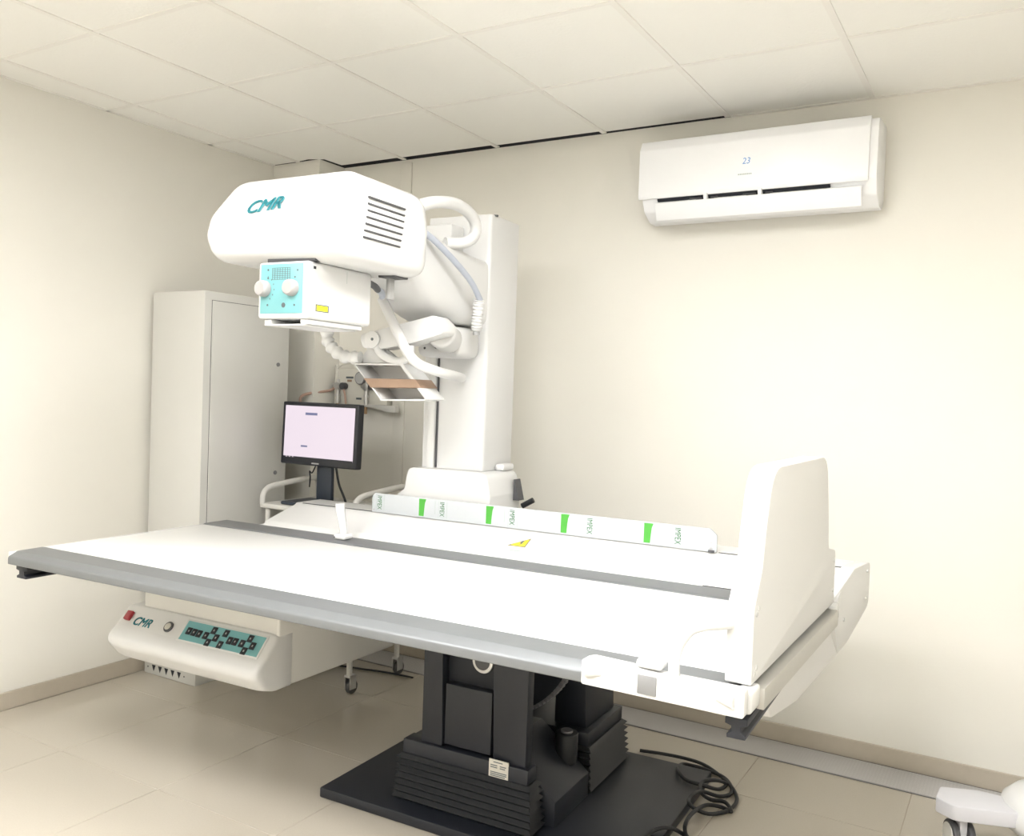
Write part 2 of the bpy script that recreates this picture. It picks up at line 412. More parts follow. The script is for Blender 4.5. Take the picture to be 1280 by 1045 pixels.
# sloping cover between the pedestals and the geared sector
t.part('floor_cover', 'black_metal', B().prism([(2.12, .039), (2.575, .039), (2.575, .125), (2.38, .282), (2.12, .282)], 'y', -1.349, -1.065, bev=0.002))
GC, GR = (2.20, 0.64), 0.338
sec = [GC]+[(GC[0]+GR*math.cos(math.radians(a)), GC[1]+GR*math.sin(math.radians(a))) for a in range(-112, -5, 4)]
gs = t.part('gear_sector', 'black_metal', B().prism(sec, 'y', -1.15, -1.105))
th = None
gloc = Vector((GC[0]-t.base.x, -t.base.y, GC[1]))
for k in range(34):
    a = math.radians(-110+k*3.1)
    if th is None: o = th = B().prism([(GR-.001, -0.006), (GR+.014, -0.0035), (GR+.014, 0.0035), (GR-.001, 0.006)], 'y', -1.15, -1.105).build('gear_tooth', 'dark_steel', gs)
    else: o = th.copy(); COL.objects.link(o)
    o.matrix_local = Matrix.Translation(gloc) @ Matrix.Rotation(-a, 4, 'Y')
t.part('hub_motor', 'black_rubber', B().cyl((2.50, -1.105, .16), (2.50, -1.105, .27), 0.042, n=20, bev=0.004))
t.part('motor_cap', 'dark_steel', B().cyl((2.50, -1.105, .2705), (2.50, -1.105, .278), 0.022, n=18))

# white tilting frame: cross-section extruded along the table
prof = [(-0.715, 0.70), (-0.715, 0.94), (-0.730, 0.950), (-0.893, 0.950), (-0.905, 0.942), (-1.085, 0.888), (-1.105, 0.872), (-1.118, 0.862), (-1.14, 0.80), (-1.05, 0.70)]
fb = t.part('frame_body', 'white', B().prism(prof, 'x', 0.99, 3.405, bev=0.004))
t.part('slot', 'black_matte', B().box(1.03, 1.432, -0.897, -0.889, 0.9495, 0.9508), fb)
t.part('slot', 'black_matte', B().box(2.97, 3.40, -0.897, -0.889, 0.9495, 0.9508), fb)
t.part('seam', 'dark_grey', B().box(2.98, 3.40, -1.1195, -1.1165, 0.868, 0.8745), fb)
# left end step of the frame
t.part('frame_lip', 'white', B().prism([(-1.105, .80), (-0.99, .80), (-0.95, .845), (-0.95, .86), (-1.105, .855)], 'x', 0.91, 0.989, bev=0.003))
# yellow triangle on the sloping panel: panel plane through (-.905,.942) and (-1.085,.888)
sl = Vector((0, 0.180, 0.054)).normalized(); sn = Vector((0, -sl.z, sl.y))
def onpanel(x, v, d=0.0): p = Vector((x, -1.085, 0.888))+sl*v+sn*d; return p
b = B(); pts = [onpanel(2.188, .058, .0006), onpanel(2.262, .058, .0006), onpanel(2.252, .135, .0006)]
b.loft([pts, [p+sn*0.0008 for p in pts]])
tri = t.part('warning_triangle', 'yellow', b, fb)
b = B()
def flatpoly(b, P, d=0.0006): b.loft([P, [p+sn*d for p in P]])
for e0, e1 in ((0, 1), (1, 2), (2, 0)):
    P0, P1 = pts[e0], pts[e1]; cen = (pts[0]+pts[1]+pts[2])/3
    i0, i1 = P0+(cen-P0)*0.14, P1+(cen-P1)*0.14
    flatpoly(b, [q+sn*0.0008 for q in (P0, P1, i1, i0)])
bx, bv = 2.232, .07
flatpoly(b, [onpanel(bx-.004, bv+.036, .0014), onpanel(bx+.006, bv+.036, .0014), onpanel(bx+.001, bv+.018, .0014), onpanel(bx-.006, bv+.016, .0014)])
flatpoly(b, [onpanel(bx-.001, bv+.020, .0014), onpanel(bx+.007, bv+.021, .0014), onpanel(bx-.002, bv-.004, .0014)])
t.part('bolt_symbol', 'print', b, tri)
t.part('caption', 'soft_print', B().loft([[onpanel(2.215, .020, .0003), onpanel(2.262, .020, .0003), onpanel(2.262, .027, .0003), onpanel(2.215, .027, .0003)], [onpanel(2.215, .020, .0008), onpanel(2.262, .020, .0008), onpanel(2.262, .027, .0008), onpanel(2.215, .027, .0008)]]), fb)
# right end cap: angled moulded shell
capp = round_poly([(-0.722, .952), (-0.722, .80), (-0.95, .715), (-1.40, .640), (-1.60, .645), (-1.64, .715), (-1.52, .76), (-1.14, .85), (-1.10, .885), (-0.90, .952)], [.02, .05, .06, .05, .03, .02, .02, .02, .03, .02], 4)
xo = lambda y, z: 3.457-0.165*(-y-.72)
t.part('end_cap', 'white', B().prism(capp, 'x', lambda y, z: xo(y, z)-0.045, xo, bev=0.006))
for y, z in ((-.76, .925), (-.76, .83), (-1.0, .80)): t.part('screw', 'white_gloss', B().cyl((xo(y, z)-.002, y, z), (xo(y, z)+.003, y, z), .006, n=12))
# console housing at the left end, bulged front with controls
up = round_poly([(-1.652, .80), (-1.652, .60), (-1.66, .48), (-1.60, .405), (-0.955, .395), (-0.90, .43), (-0.86, .55), (-0.86, .80)], [0, .01, .03, .03, .03, .03, .03, 0], 4)
t.part('housing', 'ivory', B().prism(up, 'x', 0.905, 1.612, bev=0.012, seg=3), label='off-white moulded console housing')
# bulge: lofted along x with rounded ends
def bulge_ring(x, s):
    base = [(-1.64, .606), (-1.662, .603), (-1.722, .535), (-1.765, .500), (-1.768, .47), (-1.72, .415), (-1.66, .397), (-1.58, .397), (-1.58, .606)]
    rp = round_poly(base, [.01, .01, .035, .03, .03, .05, .03, 0, 0], 4)
    c = (-1.60, .51)
    return [(x, c[0]+(y-c[0])*s, c[1]+(z-c[1])*s) for y, z in rp]
rings = [bulge_ring(x, s) for x, s in ((.795, .45), (.797, .60), (.806, .76), (.825, .89), (.85, .96), (.88, .99), (.91, 1), (1.2, 1), (1.55, 1), (1.575, .997), (1.595, .98), (1.607, .945), (1.6125, .89), (1.6135, .80))]
bl = t.part('console', 'white', B().loft(rings), ang=60)
lu = Vector((1, 0, 0)); lv = Vector((0, 0.067, 0.077)).normalized(); ln = Vector((0, -lv.z, lv.y))
LO = Vector((0, -1.722, .535))
def led(x, v, d=0.0): return LO+lu*x+lv*v+ln*d
def ledge_box(b, x0, x1, v0, v1, d0, d1, bev=0.0):
    m = Matrix((( lu.x, lv.x, ln.x, LO.x), (lu.y, lv.y, ln.y, LO.y), (lu.z, lv.z, ln.z, LO.z), (0, 0, 0, 1)))
    return b.box(x0, x1, v0, v1, d0, d1, bev=bev, mtx=m)
t.part('keypad_bezel', 'white_gloss', ledge_box(B(), 1.178, 1.585, -0.008, 0.082, -0.002, 0.0015, 0.001), bl)
kp = t.part('keypad', 'teal', ledge_box(B(), 1.186, 1.577, -0.001, 0.075, 0.0015, 0.0025), bl, label='teal keypad with dark keys')
key = [(1.216, 36), (1.243, 35), (1.270, 34), (1.305, 33), (1.331, 58), (1.331, 10), (1.357, 33), (1.392, 57), (1.392, 12), (1.425, 35), (1.452, 35), (1.486, 34), (1.512, 58), (1.512, 10), (1.538, 34)]
km = None
for x, v in key:
    p0 = led(1.216, .036)
    if km is None: km = t.part('key', 'black_matte', ledge_box(B(), 1.204, 1.228, .022, .050, .0025, .005, 0.0015), bl)
    else: t.copy_of(km, led(x, v/1000)-p0, bl)
    b = B()
b = B()
for x, v in key: ledge_box(b, x-.0025, x+.0025, v/1000-.0035, v/1000+.0035, .005, .0053)
t.part('key_symbols', 'mid_grey', b, bl)['kind'] = 'stuff'
t.text('lettering', 'CMR', 'teal_ink', led(0.918, .012, .0003), lu, lv, w=.092, h=.034, shear=.28, parent=bl, bold=((.002, 0), (0, .002), (.002, .002)), label='teal CMR lettering')
b = B(); b.cyl(led(1.106, .034, -.002), led(1.106, .034, .006), .021, n=24, bev=.002)
pb = t.part('key_switch', 'dark_grey', b, bl)
t.part('switch_face', 'nameplate', B().cyl(led(1.106, .034, .006), led(1.106, .034, .009), .014, n=20, bev=.001), bl)
t.part('power_switch', 'red', ledge_box(B(), .862, .893, .024, .062, -.004, .012, .004), bl, label='dark red rocker switch')

# table top with grey rails
tt = t.part('table_top', 'table_white', B().box(0.805, 3.375, -1.998, -1.272, 0.842, 0.8715, bev=0.002))
frp = round_poly([(-2.00, .835), (-2.00, .872), (-2.012, .8745), (-2.105, .8735), (-2.138, .858), (-2.138, .832), (-2.12, .826)], [0, 0, .003, .015, .012, .004, .004], 3)
t.part('front_rail', 'grey_rail', B().prism(frp, 'x', 0.803, 3.36, bev=0.001), label='grey aluminium edge rail')
rrp = round_poly([(-1.27, .835), (-1.27, .872), (-1.258, .8755), (-1.135, .8755), (-1.122, .868), (-1.122, .835)], [0, 0, .004, .004, .004, 0], 3)
t.part('rear_rail', 'grey_rail', B().prism(rrp, 'x', 0.80, 3.36, bev=0.001), label='grey aluminium edge rail')
t.part('edge_strip', 'white', B().box(0.792, 0.8, -2.13, -1.125, 0.836, 0.872, bev=0.002))
# black transverse rails under both ends
def cross_rail(x0, x1, y0, y1):
    xm = (x0+x1)/2; h = (x1-x0)/2
    p = [(x0, .826), (x1, .826), (x1, .812), (xm+h*.45, .808), (xm+h*.45, .796), (x1*.3+xm*.7+h*.55, .790), (x1*.3+xm*.7+h*.55, .782), (x0+.004, .782), (x0+.004, .79), (xm-h*.45, .796), (xm-h*.45, .808), (x0, .812)]
    return B().prism(p, 'y', y0, y1, bev=0.001)
t.part('cross_rail', 'black_metal', cross_rail(0.815, 0.875, -2.115, -1.15))
t.part('cross_rail', 'black_metal', cross_rail(3.325, 3.372, -2.145, -1.3))
# aluminium end bar, turned a hair like the foot board
EB = Matrix.Translation((3.372, -2.1, 0)) @ Matrix.Rotation(math.radians(-2.1), 4, 'Z') @ Matrix.Translation((-3.372, 2.1, 0))
t.part('end_bar', 'alu', B().box(3.345, 3.386, -2.06, -1.19, .824, .872, bev=.003, mtx=EB))
t.part('end_block', 'white_gloss', B().box(3.340, 3.377, -2.135, -2.058, .832, .882, bev=.008, seg=3, mtx=EB))
t.part('end_block', 'white_gloss', B().box(3.340, 3.379, -1.192, -1.135, .832, .885, bev=.008, seg=3, mtx=EB))
# guard panel with film and print
gp = round_poly([(1.437, .951), (1.437, 1.02), (1.452, 1.034), (2.94, 1.034), (2.965, 1.012), (2.965, .951)], [.004, .008, .006, .018, .02, .006], 4)
gd = t.part('guard_panel', 'film', B().prism(gp, 'y', -.905, -.897, bev=.001), label='upright panel in printed protective film')
for x in (1.685, 2.015, 2.352, 2.692):
    t.part('green_band', 'green_ink', B().prism([(x, .957), (x, 1.03), (x+.036, 1.03), (x+.030, 1.014), (x+.0275, .993), (x+.026, .972), (x+.025, .957)], 'y', -.9056, -.905), gd)
for x in (1.478, 1.802, 2.136, 2.474, 2.822):
    t.text('lettering', 'IMPEX', 'letter_green', (x-.011, -.9051, 1.024), (0, 0, -1), (1, 0, 0), w=.060, h=.022, parent=gd, ext=.0005)
b = B()
for x in (1.478, 1.802, 2.136, 2.474, 2.822):
    for dx in (-.018, .024): b.box(x+dx-.0007, x+dx+.0007, -.9054, -.905, .956, 1.031)
    b.box(x-.036, x-.034, -.9054, -.905, .972, 1.026)
t.part('film_lines', 'soft_print', b, gd)['kind'] = 'stuff'
for x, z, r in ((2.945, .962, .006), (2.945, .985, .003), (1.447, .962, .004)): t.part('screw', 'mid_grey', B().cyl((x, -.906, z), (x, -.903, z), r, n=10), gd)
t.part('guard_foot', 'dark_grey', B().box(2.936, 2.958, -.912, -.9055, .950, .958, bev=.001))

# ================================================================== HAND GRIP ON THE REAR RAIL
t = Thing('hand_grip', 'white upright patient hand grip clamped to the grey table rail', 'hand grip', (1.52, -1.195, .876))
t.part('clamp', 'white_gloss', B().box(1.488, 1.548, -1.225, -1.168, .8762, .900, bev=.010, seg=3))
t.part('grip', 'white_gloss', B().tube([(1.520, -1.196, .899), (1.512, -1.196, .94), (1.503, -1.196, .975), (1.497, -1.196, 1.012), (1.496, -1.196, 1.020)], .0185, n=16, rf=lambda s: (.82+.3*s) if s < .96 else .9))
t.part('screw', 'dark_grey', B().cyl((1.497, -1.2262, .886), (1.497, -1.224, .886), .003, n=10))

# ================================================================== FOOT BOARD (world aligned) and its clamp
t = Thing('foot_board', 'tall white rounded foot board standing at the table end', 'foot board', (3.365, -2.1, .8835), rot=MA+math.radians(-2.1))
ob = round_poly([(-2.1, .8845), (-2.1, 1.05), (-2.045, 1.13), (-2.03, 1.20), (-1.985, 1.345), (-1.36, 1.345), (-1.30, 1.15), (-1.285, 1.07), (-1.165, 1.05), (-1.165, .8865)], [.004, .06, .06, .06, .13, .10, .06, .03, .03, .004], 6)
bd = t.part('board', 'white', B().prism(ob, 'x', 3.308, 3.366, bev=.007, seg=3))
for y, z in ((-2.08, 1.035), (-2.065, 1.045), (-2.08, .905), (-2.065, .915), (-1.19, .93), (-1.19, 1.02)): t.part('screw', 'white_gloss', B().cyl((3.364, y, z), (3.368, y, z), .006, n=12, bev=.001), bd)
# arched grip that joins board and clamp
t.part('arched_grip', 'white_gloss', B().tube([(3.215, -2.158, .894), (3.214, -2.156, .93), (3.222, -2.150, .962), (3.242, -2.144, .993), (3.272, -2.140, 1.008), (3.300, -2.125, 1.012), (3.318, -2.105, 1.012)], .0125, n=14, rf=lambda s: 1.0))
# side clamp along the rail
cl = t.part('side_clamp', 'white_gloss', B().prism(round_poly([(3.0, .836), (3.0, .892), (3.02, .899), (3.130, .897), (3.19, .894), (3.372, .894), (3.372, .836)], [.006, .008, .006, .002, .002, .006, .006], 3), 'y', -2.172, -2.1395, bev=.004))
t.part('latch', 'latch_grey', B().box(3.137, 3.181, -2.1755, -2.171, .843, .886, bev=.004))
t.part('latch_hood', 'white_gloss', B().box(3.130, 3.190, -2.172, -2.13, .8985, .918, bev=.008, seg=3))
b = B(); b.loft([[(3.012, -2.171, .852), (3.012, -2.171, .884), (3.014, -2.186, .876), (3.014, -2.186, .860)], [(3.05, -2.171, .862), (3.05, -2.171, .876), (3.05, -2.173, .874), (3.05, -2.173, .864)]])
t.part('wing_knob', 'white_gloss', b, ang=60)
b = B(); b.loft([[(3.352, -2.171, .850), (3.352, -2.171, .882), (3.350, -2.186, .874), (3.350, -2.186, .858)], [(3.312, -2.171, .862), (3.312, -2.171, .876), (3.312, -2.173, .874), (3.312, -2.173, .864)]])
t.part('wing_knob', 'white_gloss', b, ang=60)

# ================================================================== COLUMN STAND
t = Thing('column_stand', 'tall white X-ray column rising behind the examination table', 'x-ray stand', (1.8, -.68, .952))
cg = round_poly([(1.53, .9515), (1.535, 1.03), (1.575, 1.06), (1.592, 1.155), (1.985, 1.155), (2.005, 1.06), (2.005, .9515)], [.004, .02, .03, .035, .04, .02, .004], 5)
t.part('carriage', 'white', B().prism(cg, 'y', -.86, -.60, bev=.008, seg=3))
t.part('mast', 'white', B().prism(round_poly([(1.615, -.80), (1.93, -.80), (1.93, -.545), (1.66, -.545)], [.012, .02, .012, .012], 4), 'z', 1.156, 2.24, bev=.004))
t.part('cable_cover', 'white', B().box(1.932, 1.975, -.70, -.60, 1.1555, 1.185, bev=.010, seg=3))
t.part('lift_rail', 'white_gloss', B().box(1.655, 1.690, -.818, -.8005, .99, 1.66, bev=.002))
t.part('rail_groove', 'dark_grey', B().box(1.6915, 1.699, -.806, -.8003, 1.16, 1.66))
t.part('rail_stop', 'black_rubber', B().box(1.652, 1.692, -.873, -.8605, .985, 1.015, bev=.003))
t.part('cable_clip', 'black_rubber', B().tube([(2.02, -.60, 1.0), (2.045, -.595, 1.015), (2.07, -.59, 1.03)], .012, n=8))
t.part('side_gusset', 'dark_grey', B().prism([(2.0065, 1.12), (2.012, 1.12), (2.034, 1.03), (2.0065, 1.03)], 'y', -.66, -.61))
t.part('top_bolt', 'dark_grey', B().cyl((1.93, -.76, 2.236), (1.93, -.76, 2.243), .010, n=12))
# arm carriage on the column, swelling into the elbow under the tube head
def rr(y, x0, x1, z0, z1, r): return [(p[0], y, p[1]) for p in round_poly([(x0, z0), (x1, z0), (x1, z1), (x0, z1)], r, 6)]
t.part('sleeve', 'white', B().box(1.64, 1.80, -.90, -.8005, 1.93, 2.19, bev=.008, seg=2))
t.part('arm', 'white', B().loft([rr(-.8005, 1.66, 1.925, 1.77, 2.05, .05), rr(-.90, 1.66, 1.925, 1.765, 2.055, .06), rr(-1.0, 1.65, 1.93, 1.76, 2.07, .07), rr(-1.10, 1.655, 1.935, 1.775, 2.08, .09), rr(-1.2, 1.67, 1.94, 1.80, 2.09, .09), rr(-1.30, 1.69, 1.945, 1.86, 2.10, .07), rr(-1.388, 1.70, 1.95, 1.92, 2.11, .05)]), ang=60)
# swivel joint for the compression arm
t.part('swivel_block', 'white', B().box(1.70, 1.90, -.99, -.8005, 1.63, 1.757, bev=.03, seg=3))
for x, z in ((1.745, 1.665), (1.80, 1.668)): t.part('screw', 'dark_grey', B().cyl((x, -.9915, z), (x, -.989, z), .005, n=10))
# cables between head and column
b = B(); b.tube([(1.955, -1.40, 2.14), (1.975, -1.30, 2.18), (1.985, -1.16, 2.20), (1.985, -1.04, 2.175), (1.975, -1.0, 2.12), (1.945, -1.03, 2.08), (1.90, -1.10, 2.07)], .023, n=14)
t.part('white_hose', 'white', b)
t.part('grey_hose', 'hose_grey', B().tube([(1.955, -1.36, 2.075), (1.975, -1.28, 2.04), (1.99, -1.16, 1.98), (1.995, -1.05, 1.92), (1.99, -.97, 1.86)], .012, n=12))
b = B(); N = 60
b.tube([(1.985, -.97, 1.86), (1.975, -.96, 1.80), (1.965, -.95, 1.74)], .022, n=14, sm=20, rf=lambda s: 1.0+.14*math.sin(s*math.pi*2*11))
t.part('corrugated_hose', 'white', b, ang=80)
t.part('hose_end', 'mid_grey', B().cyl((1.965, -.951, 1.742), (1.965, -.949, 1.722), .014, n=14))

# ================================================================== TUBE HEAD
t = Thing('x_ray_tube_head', 'rounded white X-ray tube housing with vent slots over the table', 'x-ray tube', (1.76, -1.66, 1.70))
poly = round_poly([(1.508, 1.893), (1.478, 1.965), (1.482, 2.05), (1.552, 2.168), (2.035, 2.168), (2.052, 2.05), (2.046, 1.875), (1.76, 1.885)], [.05, .06, .08, .07, .05, .12, .06, .02], 7)
hc = (1.77, 2.02)
def yf(z):
    if z > 2.045: return -1.905+(z-2.045)*0.42
    if z > 2.005: return -1.905-0.018*(1-((z-2.005)/.04))**1
    return -1.923+max(0, 1.95-z)**2*6
def inset(d): return [(hc[0]+(x-hc[0])*(1-d/.285), hc[1]+(z-hc[1])*(1-d/.145)) for x, z in poly]
def fr(d, dy, sx=1.0): return [(hc[0]+(x-hc[0])*sx, yf(z)+dy, z) for x, z in inset(d)]
def rear(y, d): return [(x, y, z) for x, z in inset(d)]
IN = .034
rings = [fr(IN, 0, k) for k in (.02, .35, .7, .92, 1)]+[fr(.021, .004), fr(.011, .013), fr(.004, .026), fr(0, .045), rear(-1.80, 0), rear(-1.50, 0), rear(-1.46, .004), rear(-1.43, .014), rear(-1.41, .030), rear(-1.40, .055)]
hs = t.part('housing', 'white_gloss', B().loft(rings), ang=80)
t.text('lettering', 'CMR', 'teal_ink', (1.665, -1.911, 2.036), (1, 0, .06), (0, .42, 1), w=.145, h=.046, shear=.30, parent=hs, ext=.003, bold=((.0025, 0), (.0012, .0012)), label='teal CMR logo lettering')
vm = None
for k in range(7):
    z = 2.092-.0215*k; y0, y1 = -1.775-.004*k, -1.580-.004*k
    if vm is None: vm = t.part('vent_slot', 'dark_grey', B().box(2.036, 2.0535, y0, y1, z-.0028, z+.0028, bev=.001), hs)
    else: t.copy_of(vm, (0.0004*(3-abs(k-3)), -.004*k, -.0215*k), hs)
t.part('turret', 'dark_grey', B().box(1.735, 1.935, -1.885, -1.55, 1.8805, 1.905, bev=.003))
t.part('hook', 'mid_grey', B().box(1.945, 1.962, -1.535, -1.505, 1.80, 1.886, bev=.004))
t.part('hook_plate', 'dark_grey', B().box(1.93, 2.0, -1.56, -1.48, 1.872, 1.884, bev=.003))
# collimator
t2 = t
cm = t.part('collimator', 'white_gloss', B().box(1.716, 1.926, -1.905, -1.585, 1.700, 1.880, bev=.012, seg=3), label='white box collimator')
pn = t.part('control_panel', 'teal', B().box(1.731, 1.906, -1.9075, -1.9045, 1.716, 1.872, bev=.001), cm, label='teal control panel')
for x in (1.750, 1.866):
    t.part('knob', 'knob', B().lathe([(.0, 0), (.026, 0), (.026, .014), (.024, .022), (.020, .026), (.0, .026)], (x, -1.9076, 1.795), (0, -1, 0)), cm)
b = B()
for k in range(8): b.box(1.781+k*.0105-.0008, 1.781+k*.0105+.0008, -1.9081, -1.9074, 1.822, 1.860)
for k in range(7): b.box(1.780, 1.856, -1.9081, -1.9074, 1.823+k*.006-.0007, 1.823+k*.006+.0007)
t.part('scale_grid', 'print', b, cm)
b = B()
for x, z in ((1.763, 1.854), (1.763, 1.743), (1.875, 1.742), (1.885, 1.850), (1.763, 1.828), (1.875, 1.829)): b.cyl((x, -1.9083, z), (x, -1.9074, z), .0035, n=10)
b.cyl((1.83, -1.9083, 1.742), (1.83, -1.9074, 1.742), .008, n=12)
for k in range(6):
    a = math.radians(70-k*25); b.box(1.750+.039*math.cos(a)-.0012, 1.750+.039*math.cos(a)+.0012, -1.9081, -1.9074, 1.795+.039*math.sin(a)-.0025, 1.795+.039*math.sin(a)+.0025)
t.part('marks', 'print', b, cm)
yl = t.part('laser_label', 'yellow_label', B().box(1.9258, 1.9266, -1.868, -1.806, 1.725, 1.748), cm)
b = B()
for q in ((-1.868, -1.806, 1.7445, 1.748), (-1.868, -1.806, 1.725, 1.7285), (-1.868, -1.863, 1.725, 1.748), (-1.811, -1.806, 1.725, 1.748)): b.box(1.9264, 1.9270, *q)
t.part('label_border', 'print', b, cm)
t.part('seam', 'soft_print', B().box(1.9255, 1.9262, -1.72, -1.7185, 1.83, 1.868), cm)
t.part('corner_screw', 'black_matte', B().box(1.9255, 1.9268, -1.882, -1.870, 1.856, 1.865), cm)
t.part('slide_rail', 'white', B().box(1.735, 1.765, -1.89, -1.62, 1.684, 1.6995, bev=.003), cm)
t.part('slide_rail', 'white', B().box(1.885, 1.915, -1.89, -1.62, 1.684, 1.6995, bev=.003), cm)
t.part('slide_tray', 'white', B().box(1.745, 1.905, -1.90, -1.64, 1.679, 1.6835, bev=.001), cm)
# cable out of the collimator
t.part('cable', 'dark_grey', B().tube([(1.90, -1.586, 1.852), (1.87, -1.53, 1.858), (1.84, -1.46, 1.857), (1.812, -1.405, 1.852)], .012, n=10))

# ================================================================== COMPRESSION DEVICE
t = Thing('compression_device', 'white swing arm carrying an open tray with a wooden band', 'compression arm', (1.8, -1.0, 1.63))
t.part('pivot', 'white', B().cyl((1.925, -1.150, 1.715), (1.86, -.9915, 1.70), .058, n=28, bev=.014, seg=3))
ar = [(1.615, 1.650), (1.60, 1.702), (1.95, 1.775), (1.99, 1.74), (1.99, 1.705), (1.95, 1.694), (1.83, 1.664), (1.70, 1.645)]
t.part('arm', 'white', B().prism(round_poly(ar, [.02, .02, .03, .02, .02, .03, .03, .02], 4), 'y', -1.235, -1.145, bev=.010, seg=3))
disc = t.part('pivot_disc', 'white_gloss', B().cyl((1.668, -1.236, 1.682), (1.668, -1.247, 1.682), .034, n=24, bev=.003))
t.part('pivot_screw', 'print', B().cyl((1.672, -1.247, 1.683), (1.672, -1.2485, 1.683), .006, n=12), disc)
A_, B_, C_, D_ = (1.571, 1.588), (1.792, 1.590), (1.920, 1.457), (1.710, 1.450)
y0, y1 = -1.235, -1.13
# side cheek: runs from the disc down the slanting side of the tray, with an opening
t.part('cheek', 'white', B().tube([(1.675, -1.225, 1.668), (1.70, -1.225, 1.630), (1.745, -1.225, 1.607), (1.80, -1.225, 1.600), (1.835, -1.225, 1.625), (1.838, -1.225, 1.660)], .017, n=12))
t.part('bracket', 'white', B().prism([(1.592, 1.70), (1.615, 1.645), (1.571, 1.592), (1.80, 1.592), (1.72, 1.64), (1.66, 1.69)], 'y', -1.205, -1.19, bev=.002))
def slab(p, q, off): return [p, q, (q[0]+off[0], q[1]+off[1]), (p[0]+off[0], p[1]+off[1])]
b = B(); th_ = .006
b.prism(slab(A_, B_, (0, -th_)), 'y', y0, y1, bev=.0015); b.prism(slab(D_, C_, (0, -th_)), 'y', y0, y1, bev=.0015)
b.prism(slab(A_, D_, (.008, 0)), 'y', y0, y1, bev=.0015); b.prism(slab(B_, C_, (.022, 0)), 'y', y0, y1, bev=.0015)
b.prism([A_, B_, C_, D_], 'y', y1, y1+.004)
t.part('tray', 'white', b)
def lerp(p, q, s): return (p[0]+(q[0]-p[0])*s, p[1]+(q[1]-p[1])*s)
wl = [lerp(A_, D_, .42), lerp(B_, C_, .44), lerp(B_, C_, .68), lerp(A_, D_, .68)]
wl = [(wl[0][0]-.002, wl[0][1]), (wl[1][0]+.026, wl[1][1]), (wl[2][0]+.026, wl[2][1]), (wl[3][0]-.002, wl[3][1])]
t.part('wooden_band', 'wood', B().prism(wl, 'y', y0-.003, y1+.006, bev=.002), label='brown wooden band')
# hose from the collimator to the column
t.part('white_hose', 'white', B().tube([(1.742, -1.285, 1.836), (1.783, -1.285, 1.768), (1.828, -1.285, 1.693), (1.870, -1.285, 1.630), (1.915, -1.275, 1.588), (1.955, -1.20, 1.563), (1.935, -1.05, 1.552), (1.83, -.83, 1.550)], .019, n=14))
t.part('hose_sleeve', 'hose_grey', B().tube([(1.81, -1.40, 1.852), (1.775, -1.33, 1.850), (1.745, -1.288, 1.835)], .0115, n=12))
b = B(); b.tube([(1.442, -1.235, 1.760), (1.436, -1.235, 1.69), (1.468, -1.235, 1.645), (1.53, -1.235, 1.614), (1.60, -1.225, 1.612)], .024, n=16, sm=14, rf=lambda s: 1.0+.16*math.sin(s*math.pi*2*7))
t.part('corrugated_hose', 'white', b, ang=80)

# ================================================================== CABINET
t = Thing('metal_cabinet', 'tall white metal cabinet with one plain door against the wall', 'cabinet', (.24, -.77, 0), machine=False)
X0, X1, Y0, Y1, Z1 = .04, .425, -1.035, -.47, 1.937
t.part('body', 'cabinet', B().box(X0, X1, Y0, Y1, .0005, Z1, bev=.004))
dr = t.part('door', 'cabinet', B().box(X1-.002, X1+.006, Y0+.045, Y1-.055, .09, Z1-.045, bev=.0015), label='flat white metal door')
b = B()
for q in ((Y0+.042, Y0+.045, .087, Z1-.042), (Y1-.055, Y1-.052, .087, Z1-.042), (Y0+.045, Y1-.055, Z1-.045, Z1-.042), (Y0+.045, Y1-.055, .087, .09)): b.box(X1-.001, X1+.0008, *q)
t.part('door_gap', 'dark_grey', b)
for z in (1.60, 1.025):
    t.part('lock', 'dark_steel', B().cyl((X1+.006, Y1-.085, z), (X1+.014, Y1-.085, z), .011, n=14, bev=.002), dr)
for k in range(5):
    x = .115+k*.048
    t.part('vent_hole', 'black_matte', B().prism([(x-.014, .050), (x+.014, .050), (x, .018)], 'y', Y0-.0012, Y0+.004))
for x in (.07, .345):
    t.part('foot_screw', 'dark_grey', B().cyl((x, Y0-.001, .035), (x, Y0+.002, .035), .0045, n=8))

# ================================================================== TROLLEY + MONITOR
t = TR = Thing('instrument_trolley', 'white trolley with tubular side rails behind the examination table', 'trolley', (.80, -.49, 0), machine=False)
TX0, TX1, TY0, TY1, TZ = .48, 1.12, -.70, -.27, .882
t.part('tray', 'ivory', B().box(TX0, TX1, TY0, TY1, TZ-.025, TZ, bev=.006))
t.part('lower_shelf', 'ivory', B().box(TX0+.02, TX1-.02, TY0+.02, TY1-.02, .20, .222, bev=.004))
for x in (TX0+.03, TX1-.03):
    for y in (TY0+.03, TY1-.03):
        t.part('leg', 'ivory', B().cyl((x, y, .095), (x, y, TZ-.025), .014, n=14))
        c = t.part('caster', 'dark_grey', B().cyl((x-.012, y+.018, .034), (x+.012, y+.018, .034), .0335, n=22, bev=.004))
        t.part('fork', 'steel', B().box(x-.018, x-.014, y-.012, y+.032, .026, .088).box(x+.014, x+.018, y-.012, y+.032, .026, .088).box(x-.018, x+.018, y-.016, y+.03, .084, .095), c)
for x in (TX0+.012, TX1-.012):
    t.part('side_rail', 'ivory', B().tube([(x, TY0+.01, TZ-.01), (x, TY0+.01, TZ+.035), (x, TY0+.03, TZ+.065), (x, TY0+.09, TZ+.085), (x, TY1-.10, TZ+.105), (x, TY1-.03, TZ+.10), (x, TY1-.012, TZ+.06), (x, TY1-.01, TZ-.01)], .015, n=12, sm=5))
t = MO = Thing('monitor', 'black framed flat monitor with a pale pink screen on the trolley', 'monitor', (.80, -.60, TZ+.001), machine=False)
MY = -.615; MX0, MX1 = .535, 1.047; MZ0, MZ1 = 1.088, 1.404
